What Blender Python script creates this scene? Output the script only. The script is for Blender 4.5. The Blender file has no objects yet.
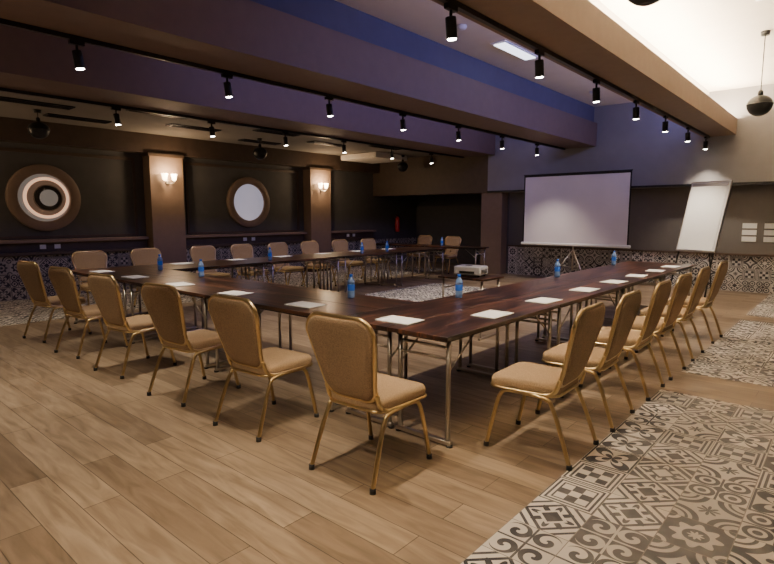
import bpy, bmesh, math, random
from mathutils import Vector, Matrix
random.seed(4)
D=bpy.data; C=bpy.context; col=C.scene.collection
# ------------------------------------------------------------ node helpers
class S:
    def __init__(s,nt,sock): s.nt=nt; s.k=sock
    def _m(s,op,o=None,o2=None):
        n=s.nt.nodes.new('ShaderNodeMath'); n.operation=op
        for i,v in enumerate([s,o,o2]):
            if v is None: continue
            if isinstance(v,S): s.nt.links.new(v.k,n.inputs[i])
            else: n.inputs[i].default_value=v
        return S(s.nt,n.outputs[0])
    def __add__(s,o): return s._m('ADD',o)
    def __sub__(s,o): return s._m('SUBTRACT',o)
    def __mul__(s,o): return s._m('MULTIPLY',o)
    def gt(s,o): return s._m('GREATER_THAN',o)
    def lt(s,o): return s._m('LESS_THAN',o)
    def abs(s): return s._m('ABSOLUTE')
    def frac(s): return s._m('FRACT')
    def floor(s): return s._m('FLOOR')
    def sin(s): return s._m('SINE')
    def cos(s): return s._m('COSINE')
    def sqrt(s): return s._m('SQRT')
    def mx(s,o): return s._m('MAXIMUM',o)
    def mn(s,o): return s._m('MINIMUM',o)
    def inv(s): return (s*-1.0)+1.0
def newmat(name):
    m=D.materials.new(name); m.use_nodes=True
    nt=m.node_tree; b=nt.nodes['Principled BSDF']; return m,nt,b
def mat(name,c,rough=.5,metal=0,em=None,es=0,noise=0,nscale=20,trans=0,bump=0,coat=0):
    m,nt,b=newmat(name)
    b.inputs['Base Color'].default_value=(*c,1); b.inputs['Roughness'].default_value=rough
    b.inputs['Metallic'].default_value=metal
    if trans: b.inputs['Transmission Weight'].default_value=trans
    if coat: b.inputs['Coat Weight'].default_value=coat
    if em: b.inputs['Emission Color'].default_value=(*em,1); b.inputs['Emission Strength'].default_value=es
    if noise or bump:
        tc=nt.nodes.new('ShaderNodeTexCoord'); n=nt.nodes.new('ShaderNodeTexNoise'); n.inputs['Scale'].default_value=nscale
        n.inputs['Detail'].default_value=4
        nt.links.new(tc.outputs['Object'],n.inputs['Vector'])
        if noise:
            r=nt.nodes.new('ShaderNodeValToRGB')
            r.color_ramp.elements[0].position=.3; r.color_ramp.elements[1].position=.7
            r.color_ramp.elements[0].color=(*[x*(1-noise) for x in c],1); r.color_ramp.elements[1].color=(*[min(1,x*(1+noise)) for x in c],1)
            nt.links.new(n.outputs['Fac'],r.inputs['Fac']); nt.links.new(r.outputs['Color'],b.inputs['Base Color'])
        if bump:
            bp=nt.nodes.new('ShaderNodeBump'); bp.inputs['Strength'].default_value=bump; bp.inputs['Distance'].default_value=.01
            nt.links.new(n.outputs['Fac'],bp.inputs['Height']); nt.links.new(bp.outputs['Normal'],b.inputs['Normal'])
    return m
def mixc(nt,fac,a,b):
    n=nt.nodes.new('ShaderNodeMix'); n.data_type='RGBA'
    nt.links.new(fac.k if isinstance(fac,S) else fac,n.inputs[0])
    for v,i in((a,6),(b,7)):
        if isinstance(v,tuple): n.inputs[i].default_value=(*v,1)
        else: nt.links.new(v,n.inputs[i])
    return n.outputs[2]
def tile_mat(name,ax,size=.29,rough=.55,light=(.80,.75,.68),dark=(.014,.015,.022)):
    m,nt,b=newmat(name)
    tc=nt.nodes.new('ShaderNodeTexCoord'); sp=nt.nodes.new('ShaderNodeSeparateXYZ')
    nt.links.new(tc.outputs['Object'],sp.inputs[0])
    U=S(nt,sp.outputs[ax[0]])*(1/size)+100.1; V=S(nt,sp.outputs[ax[1]])*(1/size)+100.0
    fu=U.frac()*2-1.0; fv=V.frac()*2-1.0
    cb=nt.nodes.new('ShaderNodeCombineXYZ'); nt.links.new(U.floor().k,cb.inputs[0]); nt.links.new(V.floor().k,cb.inputs[1])
    wn=nt.nodes.new('ShaderNodeTexWhiteNoise'); nt.links.new(cb.outputs[0],wn.inputs['Vector'])
    R=S(nt,wn.outputs['Value']); sc=nt.nodes.new('ShaderNodeSeparateColor'); nt.links.new(wn.outputs['Color'],sc.inputs[0])
    R2=S(nt,sc.outputs[1]); R3=S(nt,sc.outputs[2])
    au=fu.abs(); av=fv.abs(); r=(fu*fu+fv*fv).sqrt()
    cu=au.inv(); cv=av.inv(); cr=(cu*cu+cv*cv).sqrt()
    ang=fv._m('ARCTAN2',fu); mxx=au.mx(av); dm=au+av
    p1=(cr-.78).abs().lt(.10).mx((cr-.5).abs().lt(.05)).mx(cr.lt(.24)).mx((r-(ang*4.0).cos().abs()*.34).lt(.03))
    p2=(cr-.92).abs().lt(.14).mx(r.lt(.12)).mx((cr-.55).abs().lt(.06)).mx(cr.lt(.28))
    p3=(r-(ang*8.0).cos()*.12).lt(.68)*r.gt(.40); p3=p3.mx((r-(ang*8.0).cos()*.06).lt(.2)).mx(cr.lt(.36)*cr.gt(.22))
    p4=(dm-.98).abs().lt(.09).mx(dm.lt(.40)).mx((dm-1.42).abs().lt(.08)).mx((r-(ang*4.0).cos().abs()*.78).lt(0)*dm.gt(.55))
    p5=(r-(ang*2.0).sin().abs()*1.15).lt(0)*(r-(ang*2.0).sin().abs()*.72).gt(0); p5=p5.mx((r-(ang*2.0).sin().abs()*.45).lt(0)).mx((mxx-.93).abs().lt(.04))
    q=(((au-.5)*(au-.5)+(av-.5)*(av-.5)).sqrt()); qa=(av-.5)._m('ARCTAN2',au-.5)
    p6=((qa+q*13.0).sin()).gt(.1)*q.lt(.46); p6=p6.mx(au.mn(av).lt(.04))
    p7=(q-.36).abs().lt(.08).mx(au.mn(av).lt(.04)).mx(dm.lt(.26)).mx(q.lt(.15))
    p8=(((fu*7.85).cos()*(fv*7.85).cos()).gt(0)*mxx.lt(.6)).mx((mxx-.72).abs().lt(.05)).mx((mxx-.9).abs().lt(.04))
    R8=R*8.0; P=None
    for i,p in enumerate([p1,p2,p3,p4,p5,p6,p7,p8]):
        t=p*(R8.gt(float(i))*R8.lt(float(i+1)))
        P=t if P is None else P+t
    invf=R2.gt(.86); P=(P-invf).abs()
    P=P*mxx.lt(.985)
    nz=nt.nodes.new('ShaderNodeTexNoise'); nz.inputs['Scale'].default_value=9; nz.inputs['Detail'].default_value=5
    nt.links.new(tc.outputs['Object'],nz.inputs['Vector'])
    P=P*((S(nt,nz.outputs['Fac'])*.4+.78).mn(1.0))
    la=mixc(nt,R3,light,tuple(x*.72 for x in light))
    da=mixc(nt,R2,dark,(.050,.046,.05))
    c=mixc(nt,P,la,da)
    c=mixc(nt,mxx.gt(.985),c,(.25,.22,.19))
    nt.links.new(c,b.inputs['Base Color']); b.inputs['Roughness'].default_value=rough; b.inputs['Specular IOR Level'].default_value=.25
    return m
def wood_floor():
    m,nt,b=newmat('oak_plank_floor')
    tc=nt.nodes.new('ShaderNodeTexCoord')
    br=nt.nodes.new('ShaderNodeTexBrick'); br.offset=.37; br.offset_frequency=2
    br.inputs['Scale'].default_value=1; br.inputs['Brick Width'].default_value=1.45; br.inputs['Row Height'].default_value=.19
    br.inputs['Mortar Size'].default_value=.0025; br.inputs['Mortar Smooth'].default_value=.2; br.inputs['Bias'].default_value=0
    br.inputs['Color1'].default_value=(.195,.138,.088,1); br.inputs['Color2'].default_value=(.37,.28,.19,1); br.inputs['Mortar'].default_value=(.08,.055,.036,1)
    nt.links.new(tc.outputs['Object'],br.inputs['Vector'])
    mp=nt.nodes.new('ShaderNodeMapping'); mp.inputs['Scale'].default_value=(1.0,7,1); nt.links.new(tc.outputs['Object'],mp.inputs[0])
    n=nt.nodes.new('ShaderNodeTexNoise'); n.inputs['Scale'].default_value=2.2; n.inputs['Detail'].default_value=8; n.inputs['Distortion'].default_value=1.0
    nt.links.new(mp.outputs[0],n.inputs['Vector'])
    rp=nt.nodes.new('ShaderNodeValToRGB'); rp.color_ramp.elements[0].position=.3; rp.color_ramp.elements[1].position=.66
    rp.color_ramp.elements[0].color=(.62,.59,.56,1); rp.color_ramp.elements[1].color=(1.1,1.1,1.1,1)
    nt.links.new(n.outputs['Fac'],rp.inputs[0])
    mx=nt.nodes.new('ShaderNodeMix'); mx.data_type='RGBA'; mx.blend_type='MULTIPLY'; mx.inputs[0].default_value=1
    nt.links.new(br.outputs['Color'],mx.inputs[6]); nt.links.new(rp.outputs[0],mx.inputs[7])
    nt.links.new(mx.outputs[2],b.inputs['Base Color']); b.inputs['Roughness'].default_value=.36
    bp=nt.nodes.new('ShaderNodeBump'); bp.inputs['Strength'].default_value=.15; bp.inputs['Distance'].default_value=.004
    nt.links.new(n.outputs['Fac'],bp.inputs['Height']); nt.links.new(bp.outputs[0],b.inputs['Normal'])
    return m
def table_wood():
    m,nt,b=newmat('dark_walnut_laminate')
    tc=nt.nodes.new('ShaderNodeTexCoord'); oi=nt.nodes.new('ShaderNodeObjectInfo')
    ad=nt.nodes.new('ShaderNodeVectorMath'); ad.operation='ADD'; cb=nt.nodes.new('ShaderNodeCombineXYZ')
    k=S(nt,oi.outputs['Random'])*17.0
    nt.links.new(k.k,cb.inputs[0]); nt.links.new(k.k,cb.inputs[1]); nt.links.new(tc.outputs['Object'],ad.inputs[0]); nt.links.new(cb.outputs[0],ad.inputs[1])
    mp=nt.nodes.new('ShaderNodeMapping'); mp.inputs['Scale'].default_value=(13,.7,1)
    nt.links.new(ad.outputs[0],mp.inputs[0])
    n=nt.nodes.new('ShaderNodeTexNoise'); n.inputs['Scale'].default_value=1.6; n.inputs['Detail'].default_value=6; n.inputs['Distortion'].default_value=.7
    nt.links.new(mp.outputs[0],n.inputs['Vector'])
    rp=nt.nodes.new('ShaderNodeValToRGB'); rp.color_ramp.elements[0].position=.38; rp.color_ramp.elements[1].position=.66
    rp.color_ramp.elements[0].color=(.007,.0032,.003,1); rp.color_ramp.elements[1].color=(.13,.050,.026,1)
    e=rp.color_ramp.elements.new(.52); e.color=(.034,.013,.008,1)
    nt.links.new(n.outputs['Fac'],rp.inputs[0]); nt.links.new(rp.outputs[0],b.inputs['Base Color']); b.inputs['Roughness'].default_value=.3
    return m
# ------------------------------------------------------------ mesh builder
class B:
    def __init__(s): s.bm=bmesh.new(); s.mats=[]
    def mi(s,m):
        if m not in s.mats: s.mats.append(m)
        return s.mats.index(m)
    def faces(s,fs,m,smooth=False):
        i=s.mi(m)
        for f in fs: f.material_index=i; f.smooth=smooth
    def box(s,x0,x1,y0,y1,z0,z1,m,M=None,bev=0):
        r=bmesh.ops.create_cube(s.bm,size=1)
        vs=r['verts']
        for v in vs: v.co=Vector(((x0+x1)/2+v.co.x*(x1-x0),(y0+y1)/2+v.co.y*(y1-y0),(z0+z1)/2+v.co.z*(z1-z0)))
        fs=list({f for v in vs for f in v.link_faces})
        s.faces(fs,m)
        if bev:
            es=list({e for v in vs for e in v.link_edges})
            r=bmesh.ops.bevel(s.bm,geom=es,offset=bev,segments=2,affect='EDGES',profile=.5)
            s.faces(r['faces'],m,True); vs=list({v for f in list(r['faces'])+[f for f in fs if f.is_valid] for v in f.verts})
        if M is not None:
            for v in vs: v.co=M@v.co
    def rings(s,rs,m,caps=True,smooth=True,closed=True):
        R=[[s.bm.verts.new(p) for p in r] for r in rs]; fs=[]
        n=len(R[0])
        for a,b in zip(R[:-1],R[1:]):
            for i in range(n if closed else n-1):
                j=(i+1)%n
                fs.append(s.bm.faces.new((a[i],a[j],b[j],b[i])))
        s.faces(fs,m,smooth)
        if caps:
            c=[s.bm.faces.new(list(reversed(R[0]))),s.bm.faces.new(R[-1])]; s.faces(c,m,False)
    def lathe(s,prof,m,c=(0,0,0),seg=24,M=None,caps=True):
        rs=[]
        for r,z in prof:
            ring=[Vector((c[0]+r*math.cos(2*math.pi*i/seg),c[1]+r*math.sin(2*math.pi*i/seg),c[2]+z)) for i in range(seg)]
            if M is not None: ring=[M@p for p in ring]
            rs.append(ring)
        s.rings(rs,m,caps)
    def tube(s,pts,r,m,seg=8,closed=False,sy=1.0):
        pts=[Vector(p) for p in pts]; rs=[]; n=len(pts); prev=None
        for i,p in enumerate(pts):
            if closed: t=(pts[(i+1)%n]-pts[i-1])
            else: t=pts[min(i+1,n-1)]-pts[max(i-1,0)]
            t.normalize()
            if prev is None:
                a=Vector((1,0,0)) if abs(t.x)<.8 else Vector((0,0,1))
                u=(a-t*a.dot(t)).normalized()
            else: u=(prev-t*prev.dot(t)).normalized()
            prev=u; w=t.cross(u)
            rs.append([p+(u*math.cos(2*math.pi*k/seg)+w*math.sin(2*math.pi*k/seg)*sy)*r for k in range(seg)])
        if closed: rs.append(rs[0]); s.rings(rs,m,False)
        else: s.rings(rs,m,True)
    def obj(s,name,loc=(0,0,0),rz=0,mesh_only=False):
        bmesh.ops.remove_doubles(s.bm,verts=s.bm.verts,dist=1e-6)
        bmesh.ops.recalc_face_normals(s.bm,faces=s.bm.faces)
        me=D.meshes.new(name); s.bm.to_mesh(me); s.bm.free()
        for m in s.mats: me.materials.append(m)
        if mesh_only: return me
        return put(name,me,loc,rz)
def put(name,me,loc=(0,0,0),rz=0):
    o=D.objects.new(name,me); o.location=loc; o.rotation_euler=(0,0,rz); col.objects.link(o); return o
def smooth_path(pts,n=5):
    P=[Vector(p) for p in pts]; out=[]
    for i in range(len(P)-1):
        p0=P[max(i-1,0)];p1=P[i];p2=P[i+1];p3=P[min(i+2,len(P)-1)]
        for k in range(n):
            t=k/n
            out.append(.5*((2*p1)+(p2-p0)*t+(2*p0-5*p1+4*p2-p3)*t*t+(3*p1-p0-3*p2+p3)*t**3))
    out.append(P[-1]); return out
# ------------------------------------------------------------ materials
FLOOR=wood_floor(); TWOOD=table_wood()
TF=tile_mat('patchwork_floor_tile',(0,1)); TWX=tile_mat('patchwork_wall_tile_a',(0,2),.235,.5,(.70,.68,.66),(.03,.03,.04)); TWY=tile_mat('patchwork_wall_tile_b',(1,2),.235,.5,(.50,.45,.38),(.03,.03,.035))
GREY=mat('grey_plaster',(.085,.080,.075),.8,noise=.06,nscale=6)
LGREY=mat('light_grey_plaster',(.26,.25,.26),.8,noise=.04,nscale=5)
MGREY=mat('taupe_grey_plaster',(.14,.128,.12),.8,noise=.04,nscale=5)
CEIL=mat('ceiling_paint',(.70,.65,.58),.85,noise=.03,nscale=4)
CEILG=mat('ceiling_grey_paint',(.20,.178,.155),.85,noise=.04,nscale=4)
BLUE=mat('blue_grey_paint',(.09,.09,.15),.75,noise=.05,nscale=5)
BROWN=mat('taupe_beam_paint',(.22,.15,.108),.6,noise=.05,nscale=8)
BEAM2=mat('mauve_beam_paint',(.155,.102,.085),.6,noise=.05,nscale=8)
DBROWN=mat('dark_brown_panel',(.075,.048,.032),.55,noise=.1,nscale=8)
BLACK=mat('black_metal',(.012,.012,.013),.4,.3)
PLBLACK=mat('black_plastic',(.02,.02,.02),.5)
CHROME=mat('brushed_chrome',(.55,.51,.46),.28,1)
GOLD=mat('champagne_gold_frame',(.66,.50,.26),.28,1,noise=.05,nscale=60)
FAB=mat('beige_fabric',(.35,.235,.13),.9,noise=.22,nscale=160,bump=.3)
FABB=mat('tan_back_fabric',(.28,.188,.108),.85,noise=.25,nscale=130,bump=.3)
WHITE=mat('white_plastic',(.75,.75,.75),.4)
PAPER=mat('white_paper',(.92,.92,.91),.8,noise=.02,nscale=40)
SCREEN=mat('projection_fabric',(.74,.70,.76),.9,noise=.02,nscale=3)
BOARD=mat('whiteboard',(.85,.84,.84),.35,noise=.02,nscale=3)
LED=mat('spot_lens',(1,1,1),.3,em=(1,.92,.80),es=45)
BULB=mat('sconce_glass',(1,.9,.7),.4,em=(1,.72,.42),es=16)
COVE=mat('warm_led_strip',(1,.9,.7),.4,em=(1,.80,.54),es=520)
PANEL=mat('linear_light_diffuser',(1,1,1),.4,em=(.85,.88,1),es=3)
RING=mat('mirror_ring_reflection',(.8,.5,.3),.4,em=(1,.58,.36),es=.95)  # warm lamp ring reflected in the mirror, painted as an emissive ring
MIRB=mat('mirror_pale_reflection',(.6,.62,.7),.15,.3,em=(.70,.66,.82),es=.42)  # bright reflection put into the disc as pale colour and weak emission
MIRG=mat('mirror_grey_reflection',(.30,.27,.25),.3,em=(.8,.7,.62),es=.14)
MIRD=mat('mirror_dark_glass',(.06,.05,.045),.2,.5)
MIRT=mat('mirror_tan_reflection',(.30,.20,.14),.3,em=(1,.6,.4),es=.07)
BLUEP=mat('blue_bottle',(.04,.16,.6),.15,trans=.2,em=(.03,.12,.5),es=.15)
BCLEAR=mat('clear_bottle',(.3,.48,.85),.1,trans=.4)
RED=mat('red_enamel',(.5,.02,.02),.35)

# ------------------------------------------------------------ room
XL,XR,YN,YF=-11.3,2.6,-3.0,12.7
def solid(name,x0,x1,y0,y1,z0,z1,m,bev=0):
    b=B(); b.box(x0,x1,y0,y1,z0,z1,m,bev=bev); return b.obj(name)
solid('floor',XL-.2,XR+.2,YN-.2,14.7,-.1,0,FLOOR)
solid('floor_tile_right',-1.19,XR,YN,5.0,0,.002,TF)
solid('floor_tile_mid',-1.19,XR,5.72,9.2,0,.002,TF)
solid('floor_tile_far',-1.19,XR,9.7,YF,0,.002,TF)
solid('floor_tile_left',XL,-8.75,YN,12.6,0,.002,TF)
solid('floor_tile_centre',-7.1,-4.9,7.4,9.8,0,.002,TF)
CZ=3.9
solid('ceiling',-7.6,XR+.2,YN-.2,YF+.2,CZ,CZ+.1,CEIL)
solid('ceiling_low',XL-.2,-7.7,YN-.2,14.7,3.16,3.26,CEILG)
def wall(name,parts):
    b=B()
    for p in parts: b.box(*p[:6],p[6])
    return b.obj(name)
wall('wall_right',[(XR,XR+.2,YN,YF,0,CZ,LGREY)])
wall('wall_near',[(XL,XR,YN-.2,YN,0,CZ,GREY)])
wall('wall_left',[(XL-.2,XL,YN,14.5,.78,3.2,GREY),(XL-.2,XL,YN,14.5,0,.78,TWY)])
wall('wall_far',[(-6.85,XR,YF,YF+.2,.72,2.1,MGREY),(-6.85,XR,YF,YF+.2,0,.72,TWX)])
wall('wall_recess',[(XL,-6.85,14.5,14.7,0,3.2,GREY),(-6.9,-6.85,YF,14.5,0,3.2,GREY)])
wall('wall_bulkhead',[(-7.3,XR,12.35,YF+.2,2.1,CZ,LGREY),(XL,-7.3,12.35,YF,2.1,3.3,DBROWN)])
solid('trim_bulkhead_edge',-7.3,XR,12.32,12.349,2.1,2.14,BLACK)
solid('trim_dado_far',-6.84,XR,12.66,12.699,.72,.76,DBROWN)
solid('column_brown',-7.5,-6.9,12.4,12.95,0,2.099,BROWN)
solid('trim_header_left',XL,-11.02,YN,12.34,2.78,3.158,DBROWN)
for i,y in enumerate((.9,5.28,9.58)):
    b=B(); b.box(XL,-11.0,y,y+.72,0,2.778,BROWN); b.box(XL,-10.97,y-.03,y+.75,2.72,2.778,DBROWN); b.box(XL,-10.98,y-.02,y+.74,0,.1,DBROWN); b.obj('pillar')
for (a,c) in ((YN,.86),(1.66,5.24),(6.04,9.54),(10.34,12.3)):
    b=B(); b.box(XL+.001,-11.17,a,c,.80,.86,DBROWN); b.box(XL+.001,-11.12,a,c,1.02,1.08,BROWN,bev=.008); b.box(XL+.001,-11.25,a,c,.86,1.02,DBROWN)
    k=(a+c)/2
    for dd in (-.12,.12): b.box(-11.25,-11.24,k+dd-.05,k+dd+.05,.9,.98,WHITE)
    b.obj('wall_ledge')
for (a,c) in ((1.8,5.1),(6.2,9.4)):
    b=B()
    for (y0,y1,z0,z1) in ((a,c,2.62,2.68),(a,c,1.1,1.14),(a,a+.05,1.14,2.62),(c-.05,c,1.14,2.62)): b.box(XL+.001,XL+.035,y0,y1,z0,z1,DBROWN)
    b.obj('wall_panel_frame')
def beam(name,xr,xl,topz,upper=None):
    b=B(); b.box(xl,xr,YN,12.34,3.04,topz,BEAM2)
    if upper: b.box(xl+.1,xr-.08,YN,12.34,topz,CZ-.001,upper)
    return b.obj(name)
b=B(); b.box(-2.45,-1.9,YN,12.34,3.04,3.30,BROWN); b.box(-1.94,-1.9,YN,12.34,3.30,3.335,BROWN); b.box(-2.45,-2.4,YN,12.34,3.30,CZ-.001,CEIL); b.obj('ceiling_beam_cove')
beam('ceiling_beam',-4.55,-5.35,3.54,BLUE)
beam('ceiling_beam',-7.1,-8.1,3.54,BLUE)
solid('cove_led_strip',-2.12,-2.06,YN+.2,12.2,3.301,3.315,COVE)
def area(name,loc,rot,sx,sy,e,c):
    l=D.lights.new(name,'AREA'); l.shape='RECTANGLE'; l.size=sx; l.size_y=sy; l.energy=e; l.color=c
    o=D.objects.new(name,l); o.location=loc; o.rotation_euler=rot; col.objects.link(o); return o
area('blue_cove_light',(-2.5,8.2,3.62),(0,math.radians(90),0),.12,8,55,(.38,.37,1))
area('blue_cove_light',(-5.40,8.2,3.72),(0,math.radians(90),0),.12,8,40,(.40,.36,1))
solid('ceiling_ac_cassette',-10.9,-9.6,10.6,11.9,3.02,3.159,CEIL,bev=.01)
for (x,y,l) in ((-8.6,1.2,.9),(-9.3,2.3,1.0),(-8.7,3.9,1.0),(-9.6,5.0,1.0),(-8.9,6.4,1.0),(-10.2,3.2,1.0),(-9.4,8.2,1.0),(-10.3,7,1),(-8.8,9.6,1.0)):
    b=B(); b.box(x-.12,x+.12,y,y+l,3.14,3.159,PLBLACK)
    for k in range(3): b.box(x-.08+k*.07,x-.06+k*.07,y+.02,y+l-.02,3.13,3.14,BLACK)
    b.obj('ceiling_vent')
b=B(); b.box(-4.09,-3.86,6.9,7.95,CZ-.02,CZ-.001,WHITE); b.box(-4.06,-3.89,6.95,7.9,CZ-.03,CZ-.02,PANEL); b.obj('ceiling_light_panel')
for (x,y) in ((-4.0,6.05),(-1.0,7.4),(-4.1,10.8)):
    b=B(); b.lathe([(.06,0),(.065,-.02),(.05,-.045),(.02,-.05)],WHITE,(x,y,CZ-.001),16); b.obj('smoke_detector')
# ------------------------------------------------------------ track lights
def spotmesh():
    b=B(); b.box(-.02,.02,-.06,.06,-.035,0,BLACK)
    b.lathe([(.012,-.11),(.012,-.03)],BLACK,(0,0,0),8)
    M=Matrix.Translation((0,0,-.11))@Matrix.Rotation(math.radians(8),4,'X')
    b.lathe([(.02,.03),(.038,.028),(.040,.02),(.040,-.115),(.037,-.118)],BLACK,(0,0,0),16,M)
    b.lathe([(.034,-.1185),(.033,-.124),(.02,-.128)],LED,(0,0,0),16,M)
    return b.obj('spot',mesh_only=True)
SP=spotmesh()
for x,y0,dy in ((-2.33,3.38,1.43),(-5.22,1.92,1.48),(-7.95,1.9,1.48)):
    b=B(); b.box(x-.02,x+.02,YN+.3,12.2,3.0,3.039,BLACK); b.obj('light_track')
    for y in [y0+dy*k for k in range(-4,8)]:
        if y<-2.6 or y>12.1: continue
        put('track_spotlight',SP,(x,y,3.0))
        l=D.lights.new('spot_lamp','SPOT'); l.energy=(165 if x>-7 else 75); l.color=(1,.84,.64); l.spot_size=math.radians(88); l.spot_blend=1; l.shadow_soft_size=.03
        o=D.objects.new('spot_lamp',l); o.location=(x,y,2.73); o.rotation_euler=(math.radians(8),0,0); col.objects.link(o)
# ------------------------------------------------------------ pendants
def pendant(x,y,z,top):
    b=B(); R=.15
    prof=[(R*math.sin(math.pi*k/12),-R*math.cos(math.pi*k/12)*(1 if k<7 else .8)) for k in range(1,12)]
    b.lathe(prof,BLACK,(x,y,z),24)
    b.lathe([(.152,-.012),(.154,0),(.152,.012)],BLACK,(x,y,z),24)
    b.lathe([(.035,.10),(.03,.17),(.012,.19)],BLACK,(x,y,z),12)
    b.tube([(x,y,z+.15),(x,y,top-.02)],.006,BLACK,6)
    b.lathe([(.05,-.05),(.055,-.01),(.055,0)],BLACK,(x,y,top-.001),16)
    b.obj('pendant_lamp')
pendant(-1.12,8.84,2.97,CZ); pendant(-1.12,3.78,2.97,CZ)
for x,y in ((-9.9,3.0),(-9.9,7.2),(-9.6,11.7)): pendant(x,y,2.86,3.16)
# ------------------------------------------------------------ mirrors (face +X)
def annulus(b,r0,r1,x0,x1,cy,cz,m,seg=48):
    prof=[(r0,x0),(r0,x1-.01),(r0+.01,x1),(r1-.01,x1),(r1,x1-.01),(r1,x0)]
    rs=[[Vector((x,cy+r*math.cos(2*math.pi*i/seg),cz+r*math.sin(2*math.pi*i/seg))) for i in range(seg)] for r,x in prof]
    rs.append(rs[0]); b.rings(rs,m,False)
def disc(b,r,x0,x1,cy,cz,m,seg=48):
    b.rings([[Vector((x,cy+r*math.cos(2*math.pi*i/seg),cz+r*math.sin(2*math.pi*i/seg))) for i in range(seg)] for x in (x0,x1)],m,True,False)
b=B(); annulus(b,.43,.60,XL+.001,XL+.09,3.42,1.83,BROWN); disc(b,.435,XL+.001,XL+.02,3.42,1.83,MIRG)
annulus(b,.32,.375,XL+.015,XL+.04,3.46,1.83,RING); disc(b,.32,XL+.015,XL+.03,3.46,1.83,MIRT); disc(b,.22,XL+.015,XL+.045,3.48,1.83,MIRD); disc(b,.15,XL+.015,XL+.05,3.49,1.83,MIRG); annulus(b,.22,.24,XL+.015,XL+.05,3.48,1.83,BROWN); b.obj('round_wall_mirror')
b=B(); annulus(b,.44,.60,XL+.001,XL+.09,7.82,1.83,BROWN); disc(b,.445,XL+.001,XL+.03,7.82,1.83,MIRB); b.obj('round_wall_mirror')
# ------------------------------------------------------------ sconces
for y in (1.26,5.64,9.94):
    b=B(); x=-11.0; z=2.2
    b.lathe([(.05,0),(.055,.01),(.03,.025)],CHROME,(0,0,0),16,Matrix.Translation((x,y,z))@Matrix.Rotation(math.pi/2,4,'Y'))
    for s in (-1,1):
        b.tube(smooth_path([(x+.01,y,z),(x+.06,y+s*.03,z-.03),(x+.1,y+s*.09,z-.02),(x+.1,y+s*.1,z+.03)]),.008,CHROME)
        b.lathe([(.02,.03),(.045,.06),(.05,.11),(.065,.17),(.06,.17),(.04,.1),(.015,.06)],BULB,(x+.1,y+s*.1,z),16)
    b.obj('wall_sconce')
    l=D.lights.new('sconce_bulb','POINT'); l.energy=30; l.color=(1,.7,.42); l.shadow_soft_size=.05
    o=D.objects.new('sconce_bulb',l); o.location=(x+.25,y,z+.22); col.objects.link(o)
# ------------------------------------------------------------ tables
def tablemesh(L,W=.498):
    b=B(); L-=.004
    b.box(-W/2,W/2,-L/2,L/2,.722,.75,TWOOD,bev=.003)
    b.box(-W/2+.04,W/2-.04,-L/2+.06,L/2-.06,.70,.722,PLBLACK)
    for s in (-1,1):
        y=s*(L/2-.09)
        for x in (-.2,.2):
            b.tube([(x,y,.035),(x,y,.715)],.016,CHROME,10)
            b.tube([(x,y,.50),(x,y-s*.30,.705)],.007,CHROME,6)
        b.box(-.225,.225,y-.018,y+.018,.012,.04,CHROME,bev=.006)
        for x in (-.215,.215): b.lathe([(.022,0),(.022,.014)],PLBLACK,(x,y,0),10)
        for z in (.66,.585): b.tube([(-.2,y,z),(.2,y,z)],.009,CHROME,8)
    return b.obj('table',mesh_only=True)
T17=tablemesh(1.7); T18=tablemesh(1.803)
for k in range(4):
    for x in (-2.12,-2.62): put('folding_table',T17,(x,2.72+.85+1.7*k,0))
    for x in (-7.53,-8.03): put('folding_table',T17,(x,3.724+.85+1.7*k,0))
for k in range(3):
    for y in (2.97,3.47): put('folding_table',T18,(-2.874-.9015-1.803*k,y,0),math.pi/2)
for k in range(2): put('folding_table',T17,(-7.6-1.7*k,11.3,0),math.pi/2)
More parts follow.
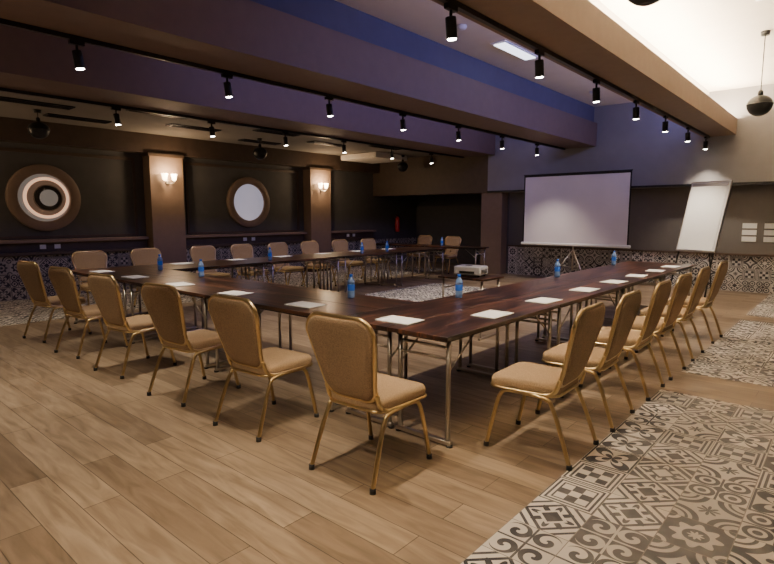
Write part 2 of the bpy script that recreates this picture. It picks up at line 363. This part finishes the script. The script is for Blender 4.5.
# ------------------------------------------------------------ chairs
def chairmesh():
    b=B()
    for s in (-1,1):
        x=s*.215
        b.tube(smooth_path([(x*1.10,-.30,.015),(x*1.05,-.235,.20),(x,-.175,.345),(x,-.12,.395),(x,.10,.40),(x,.165,.375),(x*1.04,.20,.27),(x*1.10,.255,.015)],5),.0135,GOLD,8)
        for y in (-.30,.255): b.lathe([(.018,0),(.017,.03)],PLBLACK,(x*1.10,y,0),10)
    for y in (-.12,.10): b.tube([(-.215,y,.40),(.215,y,.40)],.011,GOLD,8)
    def outline(w0,w1,h,r,n=6):
        pts=[]
        cs=[(w1/2,h/2,0),( -w1/2,h/2,90),(-w0/2,-h/2,180),(w0/2,-h/2,270)]
        for cx,cy,a0 in cs:
            sx=1 if cx>0 else -1; sy=1 if cy>0 else -1
            for k in range(n+1):
                a=math.radians(a0+90*k/n); pts.append((cx-sx*r+r*math.cos(a),cy-sy*r+r*math.sin(a)))
        return pts
    o=outline(.42,.47,.45,.07)
    rs=[]
    for sc,z in ((.90,.405),(.97,.408),(1,.425),(1.0,.455),(.965,.474),(.86,.484),(.6,.489),(.2,.491)):
        rs.append([Vector((px*sc,py*sc+.03,z)) for px,py in o])
    b.rings(rs,FAB)
    b.tube([(px*1.0,py*1.0+.03,.412) for px,py in o],.010,GOLD,6,closed=True)
    def bk(t):
        z=.46+t*.485; y=-.185-.125*t-.02*math.sin(math.pi*t)
        return y,z
    def shape(inset,dy):
        out=[]
        for (u,v) in outline(.38-inset*2,.50-inset*2,.475-2*inset,.095,8):
            t=(v+.2375)/.475
            if v>.1: t+=.03*(1-(u/.25)**2)*(v-.1)/.1375
            y,z=bk(t); out.append(Vector((u,y+dy,z)))
        return out
    b.rings([shape(.05,-.022),shape(.02,-.020),shape(.008,-.014),shape(.004,-.006)],FABB)
    b.rings([shape(.004,-.006),shape(.006,.014),shape(.018,.022),shape(.06,.030),shape(.12,.032)],FAB)
    b.tube(shape(0,0),.0135,GOLD,8,closed=True)
    for s in (-1,1):
        y,z=bk(.12)
        b.tube(smooth_path([(s*.192,y,z),(s*.193,-.185,.45),(s*.20,-.15,.42),(s*.215,-.06,.40)],4),.0135,GOLD,8)
    return b.obj('chair',mesh_only=True)
CH=chairmesh()
def chair(x,y,a): put('banquet_chair',CH,(x,y,0),math.radians(a+random.uniform(-2,2)))
for x,a in ((-2.13,4),(-3.18,6),(-4.2,7),(-5.32,8),(-6.4,9),(-7.5,10)): chair(x,2.33,a)
for y in (3.24,4.0,4.85,5.6,6.45,7.5): chair(-1.49,y,90)
for y in (3.27,4.15,5.2,6.04,6.9,7.75,8.66,9.6): chair(-8.66,y,-90)
for x in (-9.15,-8.2): chair(x,11.85,180)
# ------------------------------------------------------------ notepads & bottles
def padmesh():
    b=B(); b.box(-.105,.105,-.148,.148,0,.006,PAPER); b.box(-.105,.105,.13,.148,.006,.008,WHITE)
    return b.obj('pad',mesh_only=True)
PD=padmesh()
for x in (-2.45,-3.49,-4.53,-5.6,-6.7,-7.7): put('notepad',PD,(x,2.96,.751),random.uniform(-.1,.1)+math.pi/2)
for y in (3.6,4.5,5.45,6.33,7.16,8.0,8.8): put('notepad',PD,(-2.06,y,.751),random.uniform(-.1,.1))
for y in (4.3,5.3,6.3,7.3,8.3,9.3): put('notepad',PD,(-8.05,y,.751),random.uniform(-.1,.1))
def bottlemesh():
    b=B()
    b.lathe([(.028,0),(.033,.006),(.034,.05),(.031,.06),(.034,.07)],BCLEAR,(0,0,0),20)
    b.lathe([(.0345,.07),(.035,.075),(.035,.12),(.0345,.125)],BLUEP,(0,0,0),20)
    b.lathe([(.034,.125),(.034,.15),(.026,.172),(.015,.185),(.013,.20)],BCLEAR,(0,0,0),20)
    b.lathe([(.016,.198),(.016,.218),(.014,.22)],BLUEP,(0,0,0),16)
    return b.obj('bottle',mesh_only=True)
BT=bottlemesh()
for x,y in ((-2.73,4.15),(-3.48,3.5),(-6.1,3.51),(-7.32,3.59),(-2.77,6.4),(-2.8,8.54),(-7.5,7.86),(-7.5,8.63),(-7.5,5.6),(-7.9,11.2)):
    put('water_bottle',BT,(x,y,.751))
# ------------------------------------------------------------ projector & stand
b=B(); x,y=-3.64,5.8
b.box(x-.33,x+.33,y-.25,y+.25,.725,.75,TWOOD,bev=.004)
for sx in (-.28,.28):
    b.tube([(x+sx,y-.2,.03),(x+sx,y-.2,.725)],.014,CHROME); b.tube([(x+sx,y+.2,.03),(x+sx,y+.2,.725)],.014,CHROME)
    b.box(x+sx-.015,x+sx+.015,y-.24,y+.24,0,.03,CHROME,bev=.005); b.tube([(x+sx,y-.2,.6),(x+sx,y+.2,.6)],.009,CHROME)
b.obj('projector_table')
b=B(); b.box(-.18,.18,-.13,.13,.02,.13,WHITE,bev=.018); b.box(-.10,.10,-.134,-.129,.04,.07,PLBLACK)
b.lathe([(.045,0),(.045,.03),(.036,.035),(.034,.02)],PLBLACK,(0,0,0),20,Matrix.Translation((.08,.125,.07))@Matrix.Rotation(-math.pi/2,4,'X'))
for k in range(6): b.box(.181,.184,-.1+k*.03,-.085+k*.03,.04,.09,PLBLACK)
for sx in (-.14,.14):
    for sy in (-.09,.09): b.lathe([(.012,0),(.012,.022)],PLBLACK,(sx,sy,0),8)
b.box(-.05,.03,-.06,-.02,.13,.134,PLBLACK)
b.obj('projector',(x,y,.751),.15)
# ------------------------------------------------------------ projection screen on tripod
b=B(); cx=-4.79; y=11.8
b.box(cx-1.19,cx+1.19,y-.004,y+.004,.88,2.43,SCREEN)
b.box(cx-1.2,cx-1.17,y-.007,y-.004,.88,2.43,BLACK); b.box(cx+1.17,cx+1.2,y-.007,y-.004,.88,2.43,BLACK); b.box(cx-1.2,cx+1.2,y-.007,y-.004,2.39,2.44,BLACK)
b.box(cx-1.24,cx+1.24,y-.03,y+.045,.83,.895,WHITE,bev=.02)
b.tube([(cx-1.21,y,2.44),(cx+1.21,y,2.44)],.013,BLACK)
b.tube([(cx,y+.06,.28),(cx,y+.06,2.46)],.017,CHROME)
b.tube([(cx,y+.06,2.45),(cx,y,2.44)],.012,BLACK)
for a in (90,210,330):
    dx,dy=math.cos(math.radians(a)),math.sin(math.radians(a))
    b.tube([(cx,y+.06,.75),(cx+dx*.25,y+.06+dy*.25,.4),(cx+dx*.5,y+.06+dy*.5,.015)],.013,CHROME)
    b.tube([(cx,y+.06,.35),(cx+dx*.25,y+.06+dy*.25,.4)],.008,CHROME)
b.obj('projection_screen')
# ------------------------------------------------------------ flipchart
b=B(); th=math.radians(17)
M=Matrix.Translation((0,0,.88))@Matrix.Rotation(-th,4,'X')
b.box(-.34,.34,-.012,.012,0,1.28,BOARD,M)
for (x0,x1,z0,z1) in ((-.35,.35,-.01,.012),(-.35,.35,1.268,1.29),(-.35,-.335,0,1.28),(.335,.35,0,1.28)): b.box(x0,x1,-.018,.016,z0,z1,CHROME,M)
b.box(-.33,.33,-.06,-.012,-.02,.0,CHROME,M); b.box(-.3,.3,-.02,-.012,.02,1.2,PAPER,M); b.box(-.31,.31,-.03,-.01,1.2,1.25,CHROME,M)
for s in (-1,1):
    b.tube([(s*.28,.27,1.78),(s*.33,-.22,.015)],.014,BLACK)
b.tube([(0,.30,1.78),(0,.62,.015)],.014,BLACK)
b.obj('flipchart_easel',(-2.16,10.85,0),math.radians(-18))
# ------------------------------------------------------------ wall notices, extinguisher
b=B()
for x0,w_ in ((-1.73,.24),(-1.37,.22)):
    for j in range(3): b.box(x0,x0+w_,12.688,12.699,1.0+j*.13,1.10+j*.13,PAPER)
b.obj('wall_notice')
b=B(); b.lathe([(.05,0),(.07,.01),(.075,.05),(.075,.38),(.05,.45),(.02,.47),(.02,.5)],RED,(-11.2,13.4,1.0),20); b.box(-11.23,-11.17,13.36,13.44,1.5,1.55,PLBLACK)
b.tube(smooth_path([(-11.2,13.4,1.52),(-11.12,13.4,1.5),(-11.1,13.4,1.3),(-11.11,13.4,1.1)]),.01,PLBLACK); b.box(-11.299,-11.27,13.36,13.44,1.1,1.4,PLBLACK)
b.obj('fire_extinguisher')
# ------------------------------------------------------------ world & camera
w=D.worlds.new('world'); C.scene.world=w; w.use_nodes=True
w.node_tree.nodes['Background'].inputs[0].default_value=(.5,.45,.5,1); w.node_tree.nodes['Background'].inputs[1].default_value=.03
cd=D.cameras.new('camera'); cam=D.objects.new('camera',cd); col.objects.link(cam)
cam.location=(0,0,1.5); cam.rotation_euler=(math.radians(90-6.97),0,math.radians(41)); cd.sensor_width=36; cd.lens=25.1
C.scene.camera=cam
